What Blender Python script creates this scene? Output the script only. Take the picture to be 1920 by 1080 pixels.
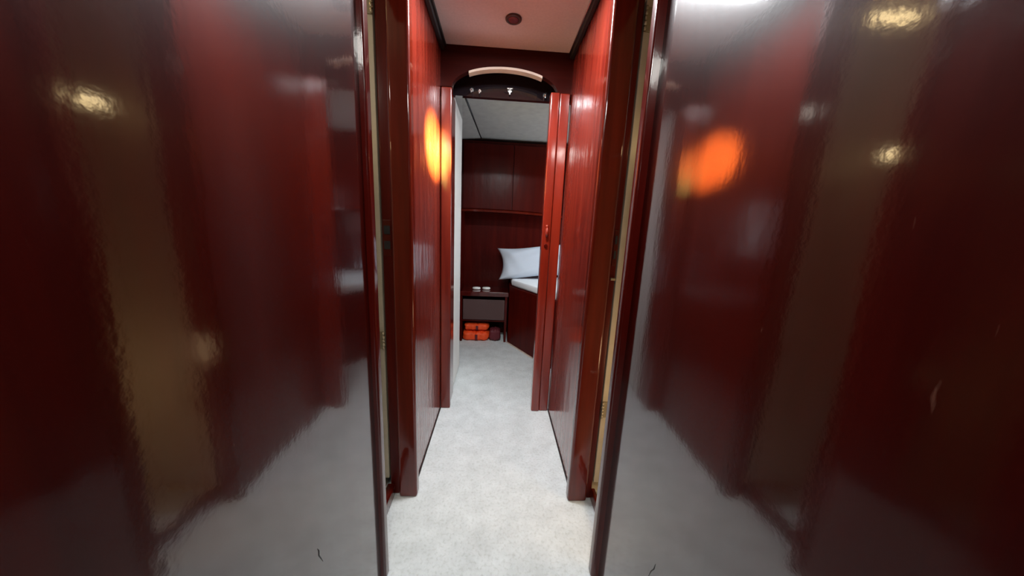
import bpy, bmesh, math, random
from mathutils import Vector, Matrix
C = bpy.context.scene
COL = C.collection
for o in list(bpy.data.objects): bpy.data.objects.remove(o)

# ------------------------------------------------------------------ camera
F_PX = 575.0
Rv = Vector((0.99808947, 0.03572914, 0.05040667))
Fv = Vector((-0.04262574, -0.19239184, 0.98039197))
Uv = Vector((0.04472639, -0.98066753, -0.19050129))
# rows: world axes seen in camera frame (x right, y down, z forward)
cam_right = Vector((Rv.x, Fv.x, Uv.x)); cam_down = Vector((Rv.y, Fv.y, Uv.y)); cam_fwd = Vector((Rv.z, Fv.z, Uv.z))
cd = bpy.data.cameras.new('camera'); cam = bpy.data.objects.new('camera', cd); COL.objects.link(cam)
M3 = Matrix((cam_right, -cam_down, -cam_fwd)).transposed()
cam.matrix_world = Matrix.Translation((0, 0, 1.15)) @ M3.to_4x4()
cd.sensor_fit = 'HORIZONTAL'; cd.sensor_width = 36.0; cd.lens = 36.0 * F_PX / 1920.0
cd.clip_start = 0.01
C.camera = cam

# ------------------------------------------------------------------ world, exposure
w = bpy.data.worlds.new('world'); C.world = w; w.use_nodes = True
bg = w.node_tree.nodes['Background']; bg.inputs[0].default_value = (0.55, 0.6, 0.7, 1); bg.inputs[1].default_value = 0.05
vs = C.view_settings; vs.view_transform = 'Standard'; vs.look = 'None'; vs.gamma = 1; vs.exposure = 0.0; vs.use_curve_mapping = False
C.cycles.max_bounces = 10; C.cycles.glossy_bounces = 8; C.cycles.diffuse_bounces = 5
C.cycles.use_denoising = True
C.cycles.sample_clamp_indirect = 6.0
C.cycles.blur_glossy = 0.3

# ------------------------------------------------------------------ lights (most sit in a fixture built below)
def area(name, loc, size, energy, color, rot=(0, 0, 0), size_y=None, spread=None):
    l = bpy.data.lights.new(name, 'AREA'); l.energy = energy; l.color = color; l.size = size
    if size_y: l.shape = 'RECTANGLE'; l.size_y = size_y
    if spread: l.spread = spread
    o = bpy.data.objects.new(name, l); COL.objects.link(o); o.location = loc; o.rotation_euler = rot
    return o
def spot(name, loc, target, energy, color, angle, blend=0.3, radius=0.01):
    l = bpy.data.lights.new(name, 'SPOT'); l.energy = energy; l.color = color
    l.spot_size = angle; l.spot_blend = blend; l.shadow_soft_size = radius
    o = bpy.data.objects.new(name, l); COL.objects.link(o); o.location = loc
    d = Vector(target) - Vector(loc); o.rotation_euler = d.to_track_quat('-Z', 'Y').to_euler()
    return o
def point(name, loc, energy, color, radius=0.02):
    l = bpy.data.lights.new(name, 'POINT'); l.energy = energy; l.color = color; l.shadow_soft_size = radius
    o = bpy.data.objects.new(name, l); COL.objects.link(o); o.location = loc
    return o
area('corridor_light', (0.015, 1.225, 2.035), 0.34, 25.0, (0.92, 0.97, 1.0), size_y=0.12)
area('entrance_light', (0.015, -0.25, 2.035), 0.3, 15.0, (1.0, 0.98, 0.90), size_y=0.3)
area('window_light', (1.10, 2.62, 1.25), 0.5, 9.0, (0.84, 0.92, 1.0), rot=(0, math.radians(90), 0), size_y=0.55)
spot('patch_spot', (0.57, 0.80, 1.50), (-0.33, 1.625, 1.525), 7500.0, (0.66, 1.0, 0.26), math.radians(17), 1.0, 0.012)  # added unseen spot, throws the sun-like yellow patch on the left wall
point('right_room_light', (0.76, 0.78, 0.50), 5.0, (1.0, 0.66, 0.34), 0.09)
point('left_room_light', (-0.68, 0.74, 1.75), 2.2, (1.0, 0.93, 0.80), 0.03)  # added bare point without fixture, puts a highlight on the left post edge

# ------------------------------------------------------------------ helpers
def box(bm, x0, x1, y0, y1, z0, z1):
    vs_ = [bm.verts.new((x, y, z)) for x in (x0, x1) for y in (y0, y1) for z in (z0, z1)]
    for f in ((0, 1, 3, 2), (4, 6, 7, 5), (0, 4, 5, 1), (2, 3, 7, 6), (0, 2, 6, 4), (1, 5, 7, 3)):
        bm.faces.new([vs_[i] for i in f])
def prism(bm, pts, z0, z1):
    a = [bm.verts.new((x, y, z0)) for x, y in pts]; b = [bm.verts.new((x, y, z1)) for x, y in pts]
    n = len(pts)
    bm.faces.new(a[::-1]); bm.faces.new(b)
    for i in range(n): bm.faces.new((a[i], a[(i + 1) % n], b[(i + 1) % n], b[i]))
def prism_y(bm, pts, y0, y1):
    a = [bm.verts.new((x, y0, z)) for x, z in pts]; b = [bm.verts.new((x, y1, z)) for x, z in pts]
    n = len(pts)
    bm.faces.new(a); bm.faces.new(b[::-1])
    for i in range(n): bm.faces.new((a[(i + 1) % n], a[i], b[i], b[(i + 1) % n]))
def tube(bm, path, r, seg=12):
    rings = []
    for i, p in enumerate(path):
        p = Vector(p)
        q = Vector(path[min(i + 1, len(path) - 1)]) - Vector(path[max(i - 1, 0)])
        q.normalize(); s = q.orthogonal().normalized() if i == 0 else (rings_s - q * rings_s.dot(q)).normalized()
        rings_s = s; t = q.cross(s); rr = r[i] if isinstance(r, (list, tuple)) else r
        rings.append([bm.verts.new(p + (s * math.cos(2 * math.pi * k / seg) + t * math.sin(2 * math.pi * k / seg)) * rr) for k in range(seg)])
    for a, b in zip(rings, rings[1:]):
        for k in range(seg): bm.faces.new((a[k], a[(k + 1) % seg], b[(k + 1) % seg], b[k]))
    bm.faces.new(rings[0][::-1]); bm.faces.new(rings[-1])
def lathe(bm, prof, centre=(0, 0, 0), seg=32):
    c = Vector(centre); rings = []
    for r, z in prof:
        rings.append([bm.verts.new(c + Vector((max(r, 1e-4) * math.cos(2 * math.pi * k / seg), max(r, 1e-4) * math.sin(2 * math.pi * k / seg), z))) for k in range(seg)])
    for a, b in zip(rings, rings[1:]):
        for k in range(seg): bm.faces.new((a[k], a[(k + 1) % seg], b[(k + 1) % seg], b[k]))
    bm.faces.new(rings[0][::-1]); bm.faces.new(rings[-1])
def obj(name, bm, mat, parent=None, bevel=0, smooth=False, seg=3):
    bmesh.ops.recalc_face_normals(bm, faces=bm.faces)
    me = bpy.data.meshes.new(name); bm.to_mesh(me); bm.free(); me.materials.append(mat)
    o = bpy.data.objects.new(name, me); COL.objects.link(o)
    if smooth:
        for p in me.polygons: p.use_smooth = True
    if bevel:
        m = o.modifiers.new('bevel', 'BEVEL'); m.width = bevel; m.segments = seg; m.limit_method = 'ANGLE'; m.harden_normals = False
        for p in me.polygons: p.use_smooth = True
        n = o.modifiers.new('wn', 'WEIGHTED_NORMAL')
    if parent:
        o.parent = parent; o.matrix_parent_inverse = Matrix.Translation(-parent.location)
    return o
def boxes(name, mat, bs, parent=None, bevel=0):
    bm = bmesh.new()
    for b in bs: box(bm, *b)
    return obj(name, bm, mat, parent, bevel)
def struct(o, label=None):
    o['kind'] = 'structure'
    if label: o['label'] = label
    return o
def thing(name, label, cat, loc, group=None):
    o = bpy.data.objects.new(name, None); COL.objects.link(o); o.location = loc; o.empty_display_size = 0.1
    return tag(o, label, cat, group)
def tag(o, label, cat, group=None):
    o['label'] = label; o['category'] = cat
    if group: o['group'] = group
    return o

# ------------------------------------------------------------------ materials
def mat(name): 
    m = bpy.data.materials.new(name); m.use_nodes = True
    nt = m.node_tree; return m, nt, nt.nodes['Principled BSDF']
def wood(name, dark, light, rough=0.22, coat=1.0, coat_rough=0.06, ior=1.6, coat_ior=1.7, bump=0.03, grain=(14, 14, 0.9), wave=(5, 5, 1.6), wave_bump=0.0, scratch=0.0):
    m, nt, b = mat(name); N = nt.nodes; L = nt.links
    tc = N.new('ShaderNodeTexCoord'); mp = N.new('ShaderNodeMapping'); mp.inputs['Scale'].default_value = grain
    L.new(tc.outputs['Object'], mp.inputs[0])
    n1 = N.new('ShaderNodeTexNoise'); n1.inputs['Scale'].default_value = 1.6; n1.inputs['Detail'].default_value = 7; n1.inputs['Roughness'].default_value = 0.6
    L.new(mp.outputs[0], n1.inputs[0])
    cr = N.new('ShaderNodeValToRGB'); cr.color_ramp.elements[0].position = 0.32; cr.color_ramp.elements[0].color = (*dark, 1)
    cr.color_ramp.elements[1].position = 0.72; cr.color_ramp.elements[1].color = (*light, 1)
    L.new(n1.outputs[0], cr.inputs[0]); L.new(cr.outputs[0], b.inputs['Base Color'])
    b.inputs['Roughness'].default_value = rough; b.inputs['IOR'].default_value = ior; b.inputs['Specular IOR Level'].default_value = 0.15
    b.inputs['Coat Weight'].default_value = coat; b.inputs['Coat Roughness'].default_value = coat_rough; b.inputs['Coat IOR'].default_value = coat_ior
    mw = N.new('ShaderNodeMapping'); mw.inputs['Scale'].default_value = wave; L.new(tc.outputs['Object'], mw.inputs[0])
    n2 = N.new('ShaderNodeTexNoise'); n2.inputs['Scale'].default_value = 4.0; n2.inputs['Detail'].default_value = 4; L.new(mw.outputs[0], n2.inputs[0])
    n3 = N.new('ShaderNodeTexNoise'); n3.inputs['Scale'].default_value = 130; n3.inputs['Detail'].default_value = 2; L.new(tc.outputs['Object'], n3.inputs[0])
    mul = N.new('ShaderNodeMath'); mul.operation = 'MULTIPLY_ADD'; mul.inputs[1].default_value = 0.06; L.new(n3.outputs[0], mul.inputs[0]); L.new(n2.outputs[0], mul.inputs[2])
    bp = N.new('ShaderNodeBump'); bp.inputs['Strength'].default_value = bump; bp.inputs['Distance'].default_value = 0.05
    L.new(mul.outputs[0], bp.inputs['Height']); L.new(bp.outputs[0], b.inputs['Coat Normal'])
    bp2 = N.new('ShaderNodeBump'); bp2.inputs['Strength'].default_value = bump * 1.6; bp2.inputs['Distance'].default_value = 0.05
    L.new(mul.outputs[0], bp2.inputs['Height']); L.new(bp2.outputs[0], b.inputs['Normal'])
    if scratch:
        ms = N.new('ShaderNodeMapping'); ms.inputs['Scale'].default_value = (6, 30, 5); ms.inputs['Rotation'].default_value = (0.35, 0, 0); L.new(tc.outputs['Object'], ms.inputs[0])
        v = N.new('ShaderNodeTexNoise'); v.inputs['Scale'].default_value = 3.2; v.inputs['Detail'].default_value = 3; L.new(ms.outputs[0], v.inputs[0])
        r = N.new('ShaderNodeValToRGB'); r.color_ramp.elements[0].position = 0.735; r.color_ramp.elements[0].color = (0, 0, 0, 1); r.color_ramp.elements[1].position = 0.80; r.color_ramp.elements[1].color = (scratch,) * 3 + (1,)
        L.new(v.outputs[0], r.inputs[0])
        mx = N.new('ShaderNodeMixRGB'); mx.inputs[2].default_value = (0.16, 0.07, 0.05, 1); L.new(r.outputs[0], mx.inputs[0]); L.new(cr.outputs[0], mx.inputs[1]); L.new(mx.outputs[0], b.inputs['Base Color'])
    return m
def plain(name, col, rough=0.5, metal=0, bump=0, scale=60, spec=0.5, var=0.0, emit=None, coat=0):
    m, nt, b = mat(name); N = nt.nodes; L = nt.links
    b.inputs['Base Color'].default_value = (*col, 1); b.inputs['Roughness'].default_value = rough; b.inputs['Metallic'].default_value = metal
    b.inputs['Specular IOR Level'].default_value = spec; b.inputs['Coat Weight'].default_value = coat
    tc = N.new('ShaderNodeTexCoord'); n = N.new('ShaderNodeTexNoise'); n.inputs['Scale'].default_value = scale; n.inputs['Detail'].default_value = 5
    L.new(tc.outputs['Object'], n.inputs[0])
    if var:
        cr = N.new('ShaderNodeValToRGB'); cr.color_ramp.elements[0].position = 0.3; cr.color_ramp.elements[1].position = 0.7
        cr.color_ramp.elements[0].color = (*[c * (1 - var) for c in col], 1); cr.color_ramp.elements[1].color = (*[min(1, c * (1 + var)) for c in col], 1)
        L.new(n.outputs[0], cr.inputs[0]); L.new(cr.outputs[0], b.inputs['Base Color'])
    if bump:
        bp = N.new('ShaderNodeBump'); bp.inputs['Strength'].default_value = bump; bp.inputs['Distance'].default_value = 0.01
        L.new(n.outputs[0], bp.inputs['Height']); L.new(bp.outputs[0], b.inputs['Normal'])
    if emit:
        b.inputs['Emission Color'].default_value = (*emit[:3], 1); b.inputs['Emission Strength'].default_value = emit[3]
    return m
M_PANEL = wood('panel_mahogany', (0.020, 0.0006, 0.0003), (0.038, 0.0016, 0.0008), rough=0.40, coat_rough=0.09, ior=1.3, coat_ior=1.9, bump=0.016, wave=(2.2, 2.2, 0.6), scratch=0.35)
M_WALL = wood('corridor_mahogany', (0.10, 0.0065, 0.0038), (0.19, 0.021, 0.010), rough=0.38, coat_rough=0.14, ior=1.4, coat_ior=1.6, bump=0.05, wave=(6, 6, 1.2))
M_WALLW = wood('worn_corridor_mahogany', (0.10, 0.0065, 0.0038), (0.19, 0.021, 0.010), rough=0.38, coat_rough=0.15, ior=1.4, coat_ior=1.6, bump=0.07, wave=(6, 6, 1.2), scratch=0.5)
M_POST = wood('post_mahogany', (0.07, 0.004, 0.001), (0.13, 0.010, 0.003), rough=0.35, coat_rough=0.08, ior=1.3, coat_ior=1.5, bump=0.02)
M_EDGE = wood('edge_mahogany', (0.045, 0.002, 0.001), (0.085, 0.004, 0.002), rough=0.35, coat_rough=0.08, ior=1.3, coat_ior=1.45, bump=0.02)
M_STOP = wood('stop_mahogany', (0.045, 0.002, 0.001), (0.10, 0.006, 0.002), rough=0.45, coat=0.35, coat_rough=0.3, ior=1.3, coat_ior=1.4, bump=0.02)
M_RED = wood('jamb_mahogany', (0.17, 0.011, 0.004), (0.27, 0.021, 0.008), rough=0.28, coat_rough=0.1, coat_ior=1.6, bump=0.02)
M_CAB = wood('cabin_mahogany', (0.045, 0.0015, 0.0006), (0.080, 0.004, 0.0015), rough=0.45, coat=0.25, coat_rough=0.2, ior=1.3, coat_ior=1.4, bump=0.03)
M_HEAD = wood('header_mahogany', (0.020, 0.0015, 0.001), (0.040, 0.004, 0.002), rough=0.4, coat=0.25, coat_rough=0.15, ior=1.25, coat_ior=1.35, bump=0.02, grain=(0.9, 14, 14))
M_MIRROR = plain('smoked_gloss', (0.012, 0.008, 0.010), 0.06, coat=1.0)
M_HILITE_EDGING = plain('highlight_and_edging', (0.62, 0.5, 0.42), 0.25, coat=0.8, var=0.1, scale=12)  # pale colour paints the arch highlight; also used for the bed edging
M_CREAM = plain('cream_paint', (0.60, 0.52, 0.38), 0.55, bump=0.05, scale=25, var=0.06)
M_BEIGE = plain('beige_laminate', (0.50, 0.43, 0.31), 0.5, bump=0.03, scale=25, var=0.05)
M_WHITE = plain('white_paint', (0.88, 0.87, 0.82), 0.45, var=0.03, scale=8)
M_CEIL = plain('ceiling_vinyl', (0.50, 0.42, 0.40), 0.6, bump=0.04, scale=90, var=0.05)
M_CABCEIL = plain('cabin_headliner', (0.36, 0.345, 0.32), 0.7, bump=0.05, scale=20, var=0.08)
M_DARK = plain('black_rubber', (0.012, 0.009, 0.009), 0.5)
M_CHROME = plain('chrome', (0.75, 0.74, 0.72), 0.18, metal=1)
M_BRASS = plain('aged_brass', (0.45, 0.38, 0.26), 0.4, metal=0.8)
M_DBRONZE = plain('dark_bronze', (0.06, 0.03, 0.025), 0.45, metal=0.3)
M_RUST = plain('bronze_hinge', (0.30, 0.25, 0.16), 0.5, metal=0.4)
M_ORANGE = plain('orange_nylon', (0.95, 0.085, 0.012), 0.6, bump=0.25, scale=60, var=0.1)
M_MAROON = plain('maroon_cloth', (0.12, 0.012, 0.02), 0.6, bump=0.3, scale=40)
M_SHEET = plain('white_cotton', (0.55, 0.60, 0.67), 0.85, bump=0.15, scale=14)
M_MATT = plain('mattress_cotton', (0.80, 0.82, 0.84), 0.9, bump=0.1, scale=18)
M_GREYBACK = plain('grey_board', (0.09, 0.045, 0.042), 0.6)
M_FROST = plain('frosted_daylight_pane', (0.8, 0.85, 0.9), 0.4, emit=(0.84, 0.92, 1.0, 1.5))
M_LAMP = plain('lamp_glass_cool', (0.9, 0.9, 0.9), 0.3, emit=(0.93, 0.97, 1.0, 9))
M_LAMPW = plain('lamp_glass_warm', (0.9, 0.85, 0.7), 0.3, emit=(1.0, 0.74, 0.36, 14))
def carpet():
    m, nt, b = mat('pale_carpet'); N = nt.nodes; L = nt.links
    tc = N.new('ShaderNodeTexCoord')
    a = N.new('ShaderNodeTexNoise'); a.inputs['Scale'].default_value = 9; a.inputs['Detail'].default_value = 8; a.inputs['Roughness'].default_value = 0.7; L.new(tc.outputs['Object'], a.inputs[0])
    cr = N.new('ShaderNodeValToRGB'); cr.color_ramp.elements[0].position = 0.3; cr.color_ramp.elements[0].color = (0.55, 0.575, 0.575, 1)
    cr.color_ramp.elements[1].position = 0.7; cr.color_ramp.elements[1].color = (0.72, 0.75, 0.755, 1)
    L.new(a.outputs[0], cr.inputs[0])
    f = N.new('ShaderNodeTexNoise'); f.inputs['Scale'].default_value = 90; f.inputs['Detail'].default_value = 3; L.new(tc.outputs['Object'], f.inputs[0])
    fr = N.new('ShaderNodeValToRGB'); fr.color_ramp.elements[0].position = 0.3; fr.color_ramp.elements[0].color = (0.82, 0.82, 0.8, 1); fr.color_ramp.elements[1].position = 0.5; fr.color_ramp.elements[1].color = (1, 1, 1, 1)
    L.new(f.outputs[0], fr.inputs[0])
    mx = N.new('ShaderNodeMixRGB'); mx.blend_type = 'MULTIPLY'; mx.inputs[0].default_value = 0.8; L.new(cr.outputs[0], mx.inputs[1]); L.new(fr.outputs[0], mx.inputs[2]); L.new(mx.outputs[0], b.inputs['Base Color'])
    b.inputs['Roughness'].default_value = 0.9; b.inputs['Specular IOR Level'].default_value = 0.15
    bp = N.new('ShaderNodeBump'); bp.inputs['Strength'].default_value = 0.5; bp.inputs['Distance'].default_value = 0.006
    L.new(f.outputs[0], bp.inputs['Height']); L.new(bp.outputs[0], b.inputs['Normal'])
    return m
M_CARPET = carpet()

# ------------------------------------------------------------------ room shell
XL, XR = -0.332, 0.363          # corridor wall faces
struct(boxes('floor', M_CARPET, [(-1.4, 1.4, -1.6, 3.5, -0.06, 0.0)]), 'pale grey short-pile carpet running down the corridor into the cabin')
struct(boxes('ceiling', M_CEIL, [(-0.45, 0.48, -1.6, 1.80, 2.065, 2.11)]), 'pinkish beige ceiling lining over the corridor')

# near wall panels (big glossy boards right beside the camera)
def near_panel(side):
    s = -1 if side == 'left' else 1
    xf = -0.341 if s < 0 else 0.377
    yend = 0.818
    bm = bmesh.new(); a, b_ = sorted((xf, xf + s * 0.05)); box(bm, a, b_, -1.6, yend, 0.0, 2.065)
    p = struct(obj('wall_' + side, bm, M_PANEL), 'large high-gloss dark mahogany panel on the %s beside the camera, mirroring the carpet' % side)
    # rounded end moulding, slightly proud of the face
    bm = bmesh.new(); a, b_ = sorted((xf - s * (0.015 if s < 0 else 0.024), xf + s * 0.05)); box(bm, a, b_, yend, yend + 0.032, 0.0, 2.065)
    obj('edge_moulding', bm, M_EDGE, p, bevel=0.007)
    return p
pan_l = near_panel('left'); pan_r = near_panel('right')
def hair(pts, x, parent):
    bm = bmesh.new(); tube(bm, [(x, y, z) for y, z in pts], [0.0004] + [0.0011] * (len(pts) - 2) + [0.0004], 6)
    obj('scuff_mark', bm, M_DARK, parent, smooth=True)
hair(((0.521, 0.500), (0.5245, 0.490), (0.5235, 0.480), (0.5285, 0.468), (0.534, 0.452)), -0.3408, pan_l)
hair(((0.540, 0.428), (0.543, 0.410), (0.551, 0.394), (0.557, 0.372)), 0.3768, pan_r)

# far corridor walls
def far_wall(side, y0):
    s = -1 if side == 'left' else 1
    xf = XL if s < 0 else XR
    a, b_ = sorted((xf, xf + s * 0.05))
    struct(boxes('wall_%s_far' % side, M_WALLW if s < 0 else M_WALL, [(a, b_, y0, 1.80, 0.0, 2.065)]), 'glossy red mahogany corridor wall on the %s, beyond the side doorway' % side)
    a, b_ = sorted((xf - s * 0.022, xf))
    struct(boxes('trim_%d' % (1 if s < 0 else 2), M_DARK, [(a, b_, y0 - 0.0, 1.80, 2.035, 2.065)], bevel=0.006), 'dark cornice strip along the %s edge of the corridor ceiling' % side)
    a, b_ = sorted((xf - s * 0.030, xf - s * 0.022))
    struct(boxes('trim_%d' % (3 if s < 0 else 4), M_CHROME if s > 0 else M_DARK, [(a, b_, y0, 1.80, 2.053, 2.065)], bevel=0.002), 'thin bead beside the cornice strip on the %s' % side)
    # dark gap line along the carpet
    a, b_ = sorted((xf - s * 0.004, xf))
    struct(boxes('baseboard_' + side, M_DARK, [(a, b_, y0, 1.80, 0.0, 0.007)]))
far_wall('left', 1.17); far_wall('right', 1.14)

# door frames at the side doorways: front post with face towards the camera and set-back rebate
def side_frame(side, y, xin, xmid, xout):
    s = -1 if side == 'left' else 1
    n = 5 if s < 0 else 6
    a, b_ = sorted((xin, xmid))
    p = struct(boxes('trim_%d' % n, M_POST, [(a, b_, y, y + 0.045, 0.0, 2.065)], bevel=0.010), 'mahogany door post on the %s, facing the camera with a rounded edge' % side)
    a, b_ = sorted((xmid, xout))
    boxes('door_stop', M_STOP, [(a, b_, y + 0.018, y + 0.055, 0.0, 2.065)], p, bevel=0.006)
    # strike plate recess on the stop
    a, b_ = sorted((xmid + s * 0.006, xout - s * 0.006))
    bm = bmesh.new(); box(bm, a, b_, y + 0.0155, y + 0.019, 1.03, 1.16); obj('strike_plate', bm, M_EDGE, p, bevel=0.001)
    bm = bmesh.new(); box(bm, a + 0.003, b_ - 0.003, y + 0.013, y + 0.0165, 1.055, 1.085); box(bm, a + 0.003, b_ - 0.003, y + 0.013, y + 0.0165, 1.11, 1.14); obj('strike_slot', bm, M_DARK, p)
    if s > 0:
        boxes('latch_lip', M_BRASS, [(a, b_ + 0.004, y + 0.008, y + 0.018, 0.975, 0.983)], p, bevel=0.001)
    # threshold board across the side doorway
    a, b_ = sorted((xmid + s * 0.02, xout + s * 0.012))
    t = struct(boxes('trim_%d' % (n + 2), M_EDGE if s < 0 else M_POST, [(a, b_, 0.90, y + 0.018, 0.0, 0.055)], bevel=0.006), 'low mahogany threshold board across the %s side doorway' % side)
    # header of the side doorway
    a, b_ = sorted((xmid, xout + s * 0.01))
    struct(boxes('trim_%d' % (n + 4), M_EDGE, [(a, b_, 0.852, y + 0.018, 1.93, 2.065)], bevel=0.006))
    return p
side_frame('left', 1.135, -0.309, -0.384, -0.424)
side_frame('right', 1.113, 0.340, 0.422, 0.448)

# cream door leaves standing open into the side cabins
def side_door(side, y, xh, w):
    s = -1 if side == 'left' else 1
    n = 1 if s < 0 else 2
    a, b_ = sorted((xh, xh + s * w))
    d = struct(boxes('door_%d' % n, M_BEIGE, [(a, b_, y + 0.002, y + 0.030, 0.075, 1.90)], bevel=0.003), 'cream-faced door leaf standing open inside the %s side cabin' % side)
    for z in ((1.84, 0.43) if s > 0 else (1.84, 0.70)):
        bm = bmesh.new()
        box(bm, xh + (0.002 if s > 0 else -0.02), xh + (0.02 if s > 0 else -0.002), y - 0.004, y + 0.002, z - 0.035, z + 0.035)
        h = obj('hinge', bm, M_RUST, d, bevel=0.001)
        bm = bmesh.new()
        for k in range(5): tube(bm, [(xh, y - 0.007, z - 0.035 + k * 0.0145), (xh, y - 0.007, z - 0.035 + k * 0.0145 + 0.012)], 0.006 if k % 2 else 0.005, 10)
        obj('knuckle', bm, M_BRASS, h, smooth=True)
    return d
side_door('left', 1.155, -0.430, 0.27)
side_door('right', 1.135, 0.454, 0.27)

# side cabins: cream walls, ceilings
def side_room(side, y):
    s = -1 if side == 'left' else 1
    xi = s * 0.39 + (0.0155 if s > 0 else -0.0)
    def bx(x0, x1, *r): a, b_ = sorted((x0, x1)); return (a, b_, *r)
    x_in = XL - 0.05 if s < 0 else XR + 0.05
    x_out = s * 1.35
    struct(boxes('wall_%s_cabin' % side, M_CREAM, [bx(x_out, x_out + s * 0.05, -0.3, y + 0.05, 0, 2.0), bx(s * 0.46, x_out, y + 0.0, y + 0.05, 0, 2.0), bx(x_in, x_out, -0.35, -0.3, 0, 2.0)]), 'cream walls of the small cabin behind the %s doorway' % side)
    struct(boxes('ceiling_%s_cabin' % side, M_CREAM, [bx(x_in + s * 0.03, x_out, -0.35, y + 0.05, 2.0, 2.05)]))
side_room('left', 1.195); side_room('right', 1.175)

# wall behind the camera
struct(boxes('wall_back', M_PANEL, [(-0.38, 0.41, -1.66, -1.6, 0, 2.065)]))

# ------------------------------------------------------------------ far bulkhead with arched opening
def arch_z(x, x0=-0.268, x1=0.285, zs=1.868, rise=0.108):
    t = (x - (x0 + x1) / 2) / ((x1 - x0) / 2)
    return zs + rise * math.sqrt(max(0.0, 1 - (t * 0.985) ** 2)) if abs(t) <= 1 else zs
N_A = 40
x0a, x1a = -0.268, 0.285
arc = [(x0a + (x1a - x0a) * i / N_A, 0) for i in range(N_A + 1)]
arc = [(x, arch_z(x)) for x, _ in arc]
bm = bmesh.new()
pts = [(-0.382, 2.065), (-0.382, 1.868), (x0a - 0.004, 1.868)] + arc + [(x1a + 0.004, 1.868), (0.413, 1.868), (0.413, 2.065)]
prism_y(bm, pts, 1.80, 1.835)
bulk = struct(obj('wall_bulkhead', bm, M_HEAD), 'dark mahogany bulkhead header with an arched cut-out at the end of the corridor')
# added pale strip under the arch, its colour painting a reflected highlight
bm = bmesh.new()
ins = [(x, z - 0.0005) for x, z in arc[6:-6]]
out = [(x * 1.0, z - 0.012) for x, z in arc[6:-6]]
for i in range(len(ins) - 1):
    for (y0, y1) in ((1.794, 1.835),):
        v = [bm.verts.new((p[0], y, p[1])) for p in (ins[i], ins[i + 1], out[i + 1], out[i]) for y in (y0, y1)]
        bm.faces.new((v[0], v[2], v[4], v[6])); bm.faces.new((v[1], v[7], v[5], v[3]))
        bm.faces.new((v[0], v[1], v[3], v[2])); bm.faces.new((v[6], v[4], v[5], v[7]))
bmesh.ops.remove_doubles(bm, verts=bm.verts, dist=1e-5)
obj('arch_highlight', bm, M_HILITE_EDGING, bulk, smooth=False)
# jambs
jl = struct(boxes('trim_11', M_WALL, [(-0.330, -0.272, 1.80, 1.835, 0, 1.867), (-0.300, -0.279, 1.835, 1.99, 0, 1.867)], bevel=0.006), 'mahogany jamb on the left of the arched opening')
jr = struct(boxes('trim_12', M_RED, [(0.250, 0.300, 1.778, 1.835, 0, 1.867)], bevel=0.007), 'bright red mahogany jamb with latch on the right of the arched opening')
struct(boxes('trim_13', M_RED, [(0.302, 0.356, 1.785, 1.835, 0, 1.867)], bevel=0.006), 'second mahogany upright between jamb and corridor wall')
bm = bmesh.new(); tube(bm, [(0.275, 1.770, 1.165), (0.275, 1.762, 1.15), (0.275, 1.760, 1.13), (0.275, 1.766, 1.11)], [0.006, 0.009, 0.009, 0.006], 12); tube(bm, [(0.275, 1.776, 1.17), (0.275, 1.768, 1.17)], 0.009, 14)
obj('door_handle', bm, M_RED, jr, smooth=True)
bm = bmesh.new(); tube(bm, [(0.275, 1.7755, 1.06), (0.275, 1.770, 1.06)], [0.011, 0.009], 16)
obj('keyhole_cover', bm, M_EDGE, jr, smooth=False)
# white door leaf folded against the left side of the cabin
d3 = struct(boxes('door_3', M_WHITE, [(-0.318, -0.288, 2.0, 2.40, 0.012, 1.90)], bevel=0.003), 'white-painted door leaf standing open beyond the arched opening')

# dark gloss transom behind the arch, with small chrome fittings
struct(boxes('trim_14', M_MIRROR, [(-0.36, 0.42, 1.93, 1.96, 1.876, 2.08)]), 'black glossy transom board behind the arch')

# ------------------------------------------------------------------ far cabin shell
struct(boxes('wall_left_cabin_far', M_CAB, [(-0.41, -0.36, 1.80, 3.36, 0, 2.2)]), 'dark mahogany wall on the left of the far cabin')
struct(boxes('wall_right_cabin_far', M_CAB, [(1.12, 1.17, 1.80, 2.33, 0, 2.2), (1.12, 1.17, 2.91, 3.36, 0, 2.2), (1.12, 1.17, 2.33, 2.91, 0, 0.98), (1.12, 1.17, 2.33, 2.91, 1.52, 2.2)]))
wn = struct(boxes('window_1', M_CHROME, [(1.105, 1.12, 2.31, 2.93, 0.96, 0.99), (1.105, 1.12, 2.31, 2.93, 1.51, 1.54), (1.105, 1.12, 2.31, 2.34, 0.99, 1.51), (1.105, 1.12, 2.90, 2.93, 0.99, 1.51)], bevel=0.003))
boxes('pane', M_FROST, [(1.135, 1.142, 2.33, 2.91, 0.98, 1.52)], wn)
struct(boxes('wall_far', M_CAB, [(-0.41, 1.17, 3.31, 3.36, 0, 2.2)]), 'dark mahogany end wall of the far cabin behind the pillow')
struct(boxes('wall_front_cabin', M_CAB, [(0.415, 1.12, 1.80, 1.84, 0, 2.2)]))
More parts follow.
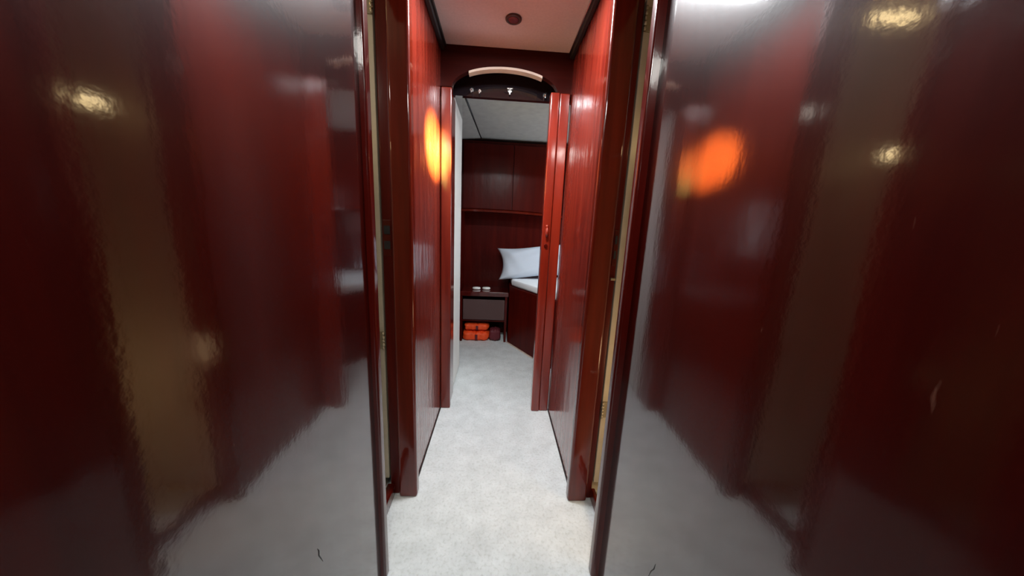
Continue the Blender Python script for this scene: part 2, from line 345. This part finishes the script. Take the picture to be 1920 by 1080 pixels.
# faceted headliner
zc = 1.955
A = atan = None
cl, cr_ = [(-0.25, 2.15), (-0.185, 3.05)], [(0.31, 2.15), (0.17, 3.05)]
bm = bmesh.new()
def face(ps): bm.faces.new([bm.verts.new(p) for p in ps])
face([(cl[0][0], cl[0][1], zc + .035), (cr_[0][0], cr_[0][1], zc + .035), (cr_[1][0], cr_[1][1], zc), (cl[1][0], cl[1][1], zc)])
face([(cl[0][0] - .01, cl[0][1], zc + .022), (cl[1][0] - .01, cl[1][1], zc - .003), (-0.36, 3.05, zc - .02), (-0.36, 2.15, zc - .01)])
face([(cr_[0][0], cr_[0][1], zc + .035), (1.12, 2.15, zc - .25), (1.12, 3.05, zc), (cr_[1][0], cr_[1][1], zc)])
face([(-0.36, 1.96, zc + .045), (1.12, 1.96, zc + .045), (1.12, 2.15, zc + .036), (-0.36, 2.15, zc + .036)])
face([(-0.36, 3.05, zc - .02), (-0.185, 3.05, zc), (0.17, 3.05, zc), (1.12, 3.05, zc), (1.12, 3.31, zc - .02), (-0.36, 3.31, zc - .02)])
cc = obj('ceiling_cabin', bm, M_CABCEIL); m = cc.modifiers.new('s', 'SOLIDIFY'); m.thickness = 0.03; m.offset = 1
struct(cc, 'grey creased headliner of the far cabin')
bm = bmesh.new(); tube(bm, [(cl[0][0] - .005, cl[0][1], zc + .027), (cl[1][0] - .005, cl[1][1], zc - .001)], 0.004, 8)
obj('piping', bm, M_DARK, cc, smooth=True)

# ------------------------------------------------------------------ far cabin furniture
cab = thing('wall_cabinet', 'wide dark mahogany overhead cabinet on the end wall above the pillow', 'cabinet', (0.3, 3.15, 1.28))
bm = bmesh.new()
n = 24; bot = []
for i in range(n + 1):
    x = -0.358 + (1.118 + 0.358) * i / n
    bot.append((x, 1.300 - 0.075 * ((x + 0.10) / 1.2) ** 2 - (0.0 if x > -0.1 else 0)))
prism_y(bm, [(1.118, 1.925), (-0.358, 1.925)] + bot, 3.03, 3.30)
obj('body', bm, M_CAB, cab)
for (xa, xb) in ((-0.345, 0.115), (0.122, 0.60), (0.607, 1.10)):
    bm = bmesh.new(); pts = [(xb, 1.90), (xa, 1.90)]
    for i in range(11):
        x = xa + (xb - xa) * i / 10; pts.append((x, 1.322 - 0.075 * ((x + 0.10) / 1.2) ** 2))
    prism_y(bm, pts, 3.014, 3.031); obj('door', bm, M_CAB, cab, bevel=0.003)
bm = bmesh.new()
for i in range(n):
    (xa, za), (xb, zb) = bot[i], bot[i + 1]
    v = [bm.verts.new((x, y, z)) for x, z in ((xa, za), (xb, zb)) for y, dz in ((3.008, 0), (3.03, 0)) for z in (z - 0.006, z + 0.012)]
    for f in ((0, 4, 5, 1), (2, 3, 7, 6), (0, 2, 6, 4), (1, 5, 7, 3)): bm.faces.new([v[k] for k in f])
obj('lower_lip', bm, M_POST, cab)

ns = thing('nightstand', 'low dark mahogany nightstand with open shelves left of the bed', 'nightstand', (-0.12, 3.15, 0))
boxes('top', M_EDGE, [(-0.355, 0.125, 2.975, 3.305, 0.475, 0.522)], ns, bevel=0.006)
boxes('side_panel', M_CAB, [(-0.355, -0.335, 2.985, 3.30, 0, 0.475)], ns)
boxes('side_panel', M_CAB, [(0.090, 0.112, 2.985, 3.30, 0, 0.475)], ns)
boxes('back_panel', M_CAB, [(-0.335, 0.090, 3.285, 3.30, 0, 0.475)], ns)
boxes('drawer_front', M_GREYBACK, [(-0.330, 0.088, 3.01, 3.03, 0.225, 0.435)], ns, bevel=0.003)
boxes('shelf', M_CAB, [(-0.335, 0.090, 3.02, 3.285, 0.205, 0.22)], ns)

for i, (x, y) in enumerate(((-0.205, 3.10), (-0.105, 3.11))):
    bm = bmesh.new(); lathe(bm, [(0.030, 0), (0.040, 0.006), (0.042, 0.014), (0.036, 0.021), (0.0, 0.024)], seg=28)
    bmesh.ops.scale(bm, vec=(1.0, 0.75, 1), verts=bm.verts)
    o = obj('soap', bm, M_WHITE, smooth=True); o.location = (x, y, 0.522)
    tag(o, ('left' if i == 0 else 'right') + ' one of the two small white oval soaps on the nightstand', 'soap', 'small white soaps on the nightstand')

def soft_block(bm, cx, cy, z0, sx, sy, sz, seed, sag=0.2, n=16, rot=0.0):
    """rounded cushion-like fold of cloth"""
    rnd = random.Random(seed)
    ph = [rnd.uniform(0, 6.28) for _ in range(6)]
    bmesh.ops.create_cube(bm, size=2.0)
    bmesh.ops.subdivide_edges(bm, edges=bm.edges, cuts=n, use_grid_fill=True)
    for v in bm.verts:
        p = v.co.copy(); e = 4.0
        l = (abs(p.x) ** e + abs(p.y) ** e + abs(p.z) ** e) ** (1 / e)
        q = p / l
        wob = 0.04 * math.sin(7 * q.x + ph[0]) * math.cos(5 * q.y + ph[1]) + 0.025 * math.sin(13 * q.x + ph[2] + 4 * q.z)
        q.z *= 1 + wob * 2 - sag * 0.3 * (q.x ** 2)
        q.x *= 1 + 0.04 * math.sin(5 * q.z + ph[3]); q.y *= 1 + 0.05 * math.sin(6 * q.x + ph[4])
        x, y = q.x * sx / 2, q.y * sy / 2
        v.co = Vector((cx + x * math.cos(rot) - y * math.sin(rot), cy + x * math.sin(rot) + y * math.cos(rot), z0 + (q.z + 1) * sz / 2))
def jacket(cx, cy, z0, sx, sy, sz, seed, label, rot=0):
    t = thing('life_jacket', label, 'life jacket', (cx, cy, z0), 'life jackets under the nightstand')
    for k, dx in enumerate((-sx * 0.225, sx * 0.225)):
        bm = bmesh.new(); soft_block(bm, cx + dx, cy, z0, sx * 0.56, sy, sz, seed + k, rot=rot, n=12)
        obj('foam_panel', bm, M_ORANGE, t, smooth=True)
    bm = bmesh.new(); box(bm, cx + sx * 0.02 - 0.012, cx + sx * 0.02 + 0.012, cy - sy / 2 - 0.004, cy - sy / 2 + 0.008, z0 + 0.01, z0 + sz * 0.75)
    obj('strap', bm, M_MAROON, t, bevel=0.003)
jacket(-0.195, 3.09, 0.0, 0.27, 0.20, 0.094, 3, 'bright orange life jacket folded flat on the carpet under the nightstand')
jacket(-0.190, 3.10, 0.104, 0.25, 0.17, 0.068, 9, 'orange life jacket lying on top of the other one under the nightstand')
bm = bmesh.new(); soft_block(bm, 0.0, 3.06, 0.0, 0.115, 0.13, 0.125, 21, n=12)
tag(obj('cloth_bag', bm, M_MAROON, smooth=True), 'small dark maroon rolled bag beside the orange life jackets', 'bag')

# bed
bed = thing('bed', 'dark mahogany built-in bed base with an angled side on the right of the far cabin', 'bed', (0.7, 2.9, 0))
bp_ = [(0.128, 3.30), (0.128, 2.985), (0.354, 2.600), (0.60, 2.20), (1.115, 2.20), (1.115, 3.30)]
bm = bmesh.new(); prism(bm, bp_, 0.0, 0.585); obj('base', bm, M_CAB, bed, bevel=0.004)
bm = bmesh.new()
prism(bm, [(0.115, 2.982), (0.345, 2.590), (0.354, 2.596), (0.128, 2.990)], 0.0, 0.008)
obj('edging_strip', bm, M_HILITE_EDGING, bed)
mt = bmesh.new()
mp_ = [(0.150, 3.295), (0.150, 2.995), (0.375, 2.605), (0.61, 2.215), (1.11, 2.215), (1.11, 3.295)]
prism(mt, mp_, 0.587, 0.648)
tag(obj('mattress', mt, M_MATT, bevel=0.02), 'white sheeted mattress on the mahogany bed base', 'mattress')

# pillow: upright against the end wall, leaning back
def pillow_mesh(wd, ht, th, n=44):
    bm = bmesh.new(); top, botm = {}, {}
    for i in range(n + 1):
        for j in range(n + 1):
            u, v = i / n * 2 - 1, j / n * 2 - 1
            # pinched sides with pointed ears
            px = u * wd / 2 * (1 - 0.15 * (1 - v * v)); pz = v * ht / 2 * (1 - 0.08 * (1 - u * u)) + 0.012 * math.sin(2.2 * u)
            prof = (max(0, (1 - u ** 4)) ** 0.55) * (max(0, (1 - v ** 4)) ** 0.55)
            wr = 0.008 * math.sin(11 * u + 4 * v) * (abs(u) ** 2) + 0.006 * math.sin(9 * v - 5 * u) * abs(v)
            hgt = th / 2 * prof + wr * prof
            e = i in (0, n) or j in (0, n)
            top[i, j] = bm.verts.new((px, -hgt, pz))
            botm[i, j] = top[i, j] if e else bm.verts.new((px, hgt, pz))
    for i in range(n):
        for j in range(n):
            bm.faces.new((top[i, j], top[i + 1, j], top[i + 1, j + 1], top[i, j + 1]))
            q = [botm[i, j], botm[i, j + 1], botm[i + 1, j + 1], botm[i + 1, j]]
            try: bm.faces.new(q)
            except ValueError: pass
    return bm
bm = pillow_mesh(0.68, 0.33, 0.13)
pl = thing('pillow', 'plump white pillow propped upright on the bed against the end wall', 'pillow', (0.345, 3.05, 0.648))
pc = obj('pillowcase', bm, M_SHEET, None, smooth=True); pc.parent = pl
pc.location = (0.0, 0.08, 0.174); pc.rotation_euler = (math.radians(-20), math.radians(-4), 0)
bpy.context.view_layer.update()

# ------------------------------------------------------------------ lamps and small fittings
dl = thing('ceiling_light', 'small round unlit downlight with dark bezel set in the corridor ceiling', 'ceiling light', (0.033, 1.565, 2.065))
bm = bmesh.new(); lathe(bm, [(0.026, 0), (0.036, -0.001), (0.036, -0.006), (0.030, -0.010), (0.024, -0.008), (0.024, 0)], (0.033, 1.565, 2.065)); obj('bezel', bm, M_DBRONZE, dl, smooth=True)
bm = bmesh.new(); lathe(bm, [(0.024, -0.001), (0.023, -0.007), (0.0, -0.007)], (0.033, 1.565, 2.065)); obj('lens', bm, M_MAROON, dl, smooth=True)
def panel_light(loc, sx, sy, label, m=M_LAMP):
    x, y, z = loc
    t = thing('panel_light', label, 'ceiling light', loc, 'flat panel lights')
    boxes('frame', M_CHROME, [(x - sx / 2 - .02, x + sx / 2 + .02, y - sy / 2 - .02, y - sy / 2, z - .02, z), (x - sx / 2 - .02, x + sx / 2 + .02, y + sy / 2, y + sy / 2 + .02, z - .02, z), (x - sx / 2 - .02, x - sx / 2, y - sy / 2, y + sy / 2, z - .02, z), (x + sx / 2, x + sx / 2 + .02, y - sy / 2, y + sy / 2, z - .02, z)], t)
    boxes('diffuser', m, [(x - sx / 2, x + sx / 2, y - sy / 2, y + sy / 2, z - .012, z - .002)], t)
panel_light((0.015, 1.225, 2.065), 0.34, 0.12, 'square white panel light in the corridor ceiling between the side doorways')
panel_light((0.015, -0.25, 2.065), 0.30, 0.30, 'square panel light in the corridor ceiling just behind the camera')

# gooseneck cabin lamps beside both side doorways
def gooseneck(s, base, head, label):
    t = thing('wall_lamp', label, 'wall lamp', base, 'small warm cabin lamps')
    bx_, by_, bz_ = base; hx, hy, hz = head
    bm = bmesh.new(); tube(bm, [(bx_, by_, bz_), (bx_ + s * 0.012, by_, bz_)], 0.028, 20); obj('base_plate', bm, M_BRASS, t)
    pts = []
    for k in range(13):
        u = k / 12; pts.append((bx_ + s * 0.012 + (hx - bx_ - s * 0.012) * math.sin(u * math.pi / 2), by_ + (hy - 0.02 - by_) * (1 - math.cos(u * math.pi / 2)), bz_ + (hz - bz_) * u + 0.03 * math.sin(u * math.pi)))
    bm = bmesh.new(); tube(bm, pts, 0.004, 10); obj('arm', bm, M_BRASS, t, smooth=True)
    bm = bmesh.new(); bmesh.ops.create_uvsphere(bm, u_segments=20, v_segments=12, radius=0.017)
    bmesh.ops.translate(bm, vec=(hx, hy, hz), verts=bm.verts); obj('bulb', bm, M_LAMPW, t, smooth=True)
gooseneck(1, (0.413, 0.66, 1.44), (0.535, 1.045, 1.463), 'small warm lamp on a bent arm behind the right panel')
gooseneck(-1, (-0.382, 0.66, 1.42), (-0.552, 1.05, 1.45), 'small warm lamp on a bent arm behind the left panel')
rl = thing('patch_spot_housing', 'added brass-cased spot behind the right panel, throwing the yellow patch on the left wall', 'wall lamp', (0.413, 0.70, 1.5))  # made-up housing around the added patch spot
bm = bmesh.new(); tube(bm, [(0.413, 0.70, 1.50), (0.425, 0.70, 1.50)], 0.022, 18); obj('base_plate', bm, M_BRASS, rl)
bm = bmesh.new(); tube(bm, [(0.425, 0.70, 1.50), (0.60, 0.76, 1.50)], 0.005, 10); obj('arm', bm, M_BRASS, rl, smooth=True)
d = (Vector((-0.33, 1.72, 1.53)) - Vector((0.57, 0.80, 1.50))).normalized(); c0 = Vector((0.57, 0.80, 1.50))
bm = bmesh.new(); tube(bm, [tuple(c0 - d * 0.075), tuple(c0 - d * 0.06), tuple(c0 - d * 0.02)], [0.012, 0.022, 0.026], 18); obj('shade', bm, M_BRASS, rl, smooth=True)
bl = thing('berth_lamp', 'low warm round lamp inside the right side cabin', 'wall lamp', (0.76, 0.78, 0.42))
bm = bmesh.new(); tube(bm, [(0.413, 0.78, 0.44), (0.76, 0.78, 0.44)], 0.006, 10); obj('arm', bm, M_BRASS, bl, smooth=True)
bm = bmesh.new(); lathe(bm, [(0.03, 0), (0.034, 0.012), (0.02, 0.02)], (0.76, 0.78, 0.43)); obj('holder', bm, M_BRASS, bl, smooth=True)
# strip lamp above the open leaf in the left cabin
sl = thing('strip_lamp', 'short warm strip lamp on the wall above the open door in the left side cabin', 'wall lamp', (-0.585, 1.19, 1.93))
boxes('housing', M_CHROME, [(-0.655, -0.515, 1.17, 1.194, 1.915, 1.945)], sl, bevel=0.003)
bm = bmesh.new(); tube(bm, [(-0.645, 1.160, 1.925), (-0.525, 1.160, 1.925)], 0.010, 14); obj('tube', bm, M_LAMPW, sl, smooth=True)

# chrome fittings on the transom
for i, (x, z, w_, h_) in enumerate(((-0.180, 1.905, 0.026, 0.03), (-0.135, 1.902, 0.02, 0.036), (0.036, 1.915, 0.03, 0.03), (0.235, 1.902, 0.022, 0.04))):
    lab = ['leftmost small curled chrome hook under the arch', 'small chrome hook second from the left under the arch', 'small T-shaped chrome catch at the middle of the dark transom', 'small chrome hook at the right end of the dark transom'][i]
    t = thing('hook', lab, 'hook', (x, 1.93, z), 'chrome fittings on the transom')
    bm = bmesh.new(); tube(bm, [(x, 1.930, z + 0.004), (x, 1.926, z + 0.004)], w_ * 0.42, 14); obj('plate', bm, M_CHROME, t)
    bm = bmesh.new()
    if i == 2:
        box(bm, x - 0.016, x + 0.016, 1.912, 1.920, z + 0.006, z + 0.012); box(bm, x - 0.004, x + 0.004, 1.914, 1.926, z - 0.022, z + 0.010)
        obj('arm', bm, M_CHROME, t, bevel=0.001)
    else:
        tube(bm, [(x, 1.926, z + 0.004), (x, 1.912, z), (x, 1.904, z - 0.014), (x, 1.898, z - 0.018), (x, 1.890, z - 0.010), (x + 0.004, 1.889, z + 0.002)], 0.0035, 10)
        obj('arm', bm, M_CHROME, t, smooth=True)
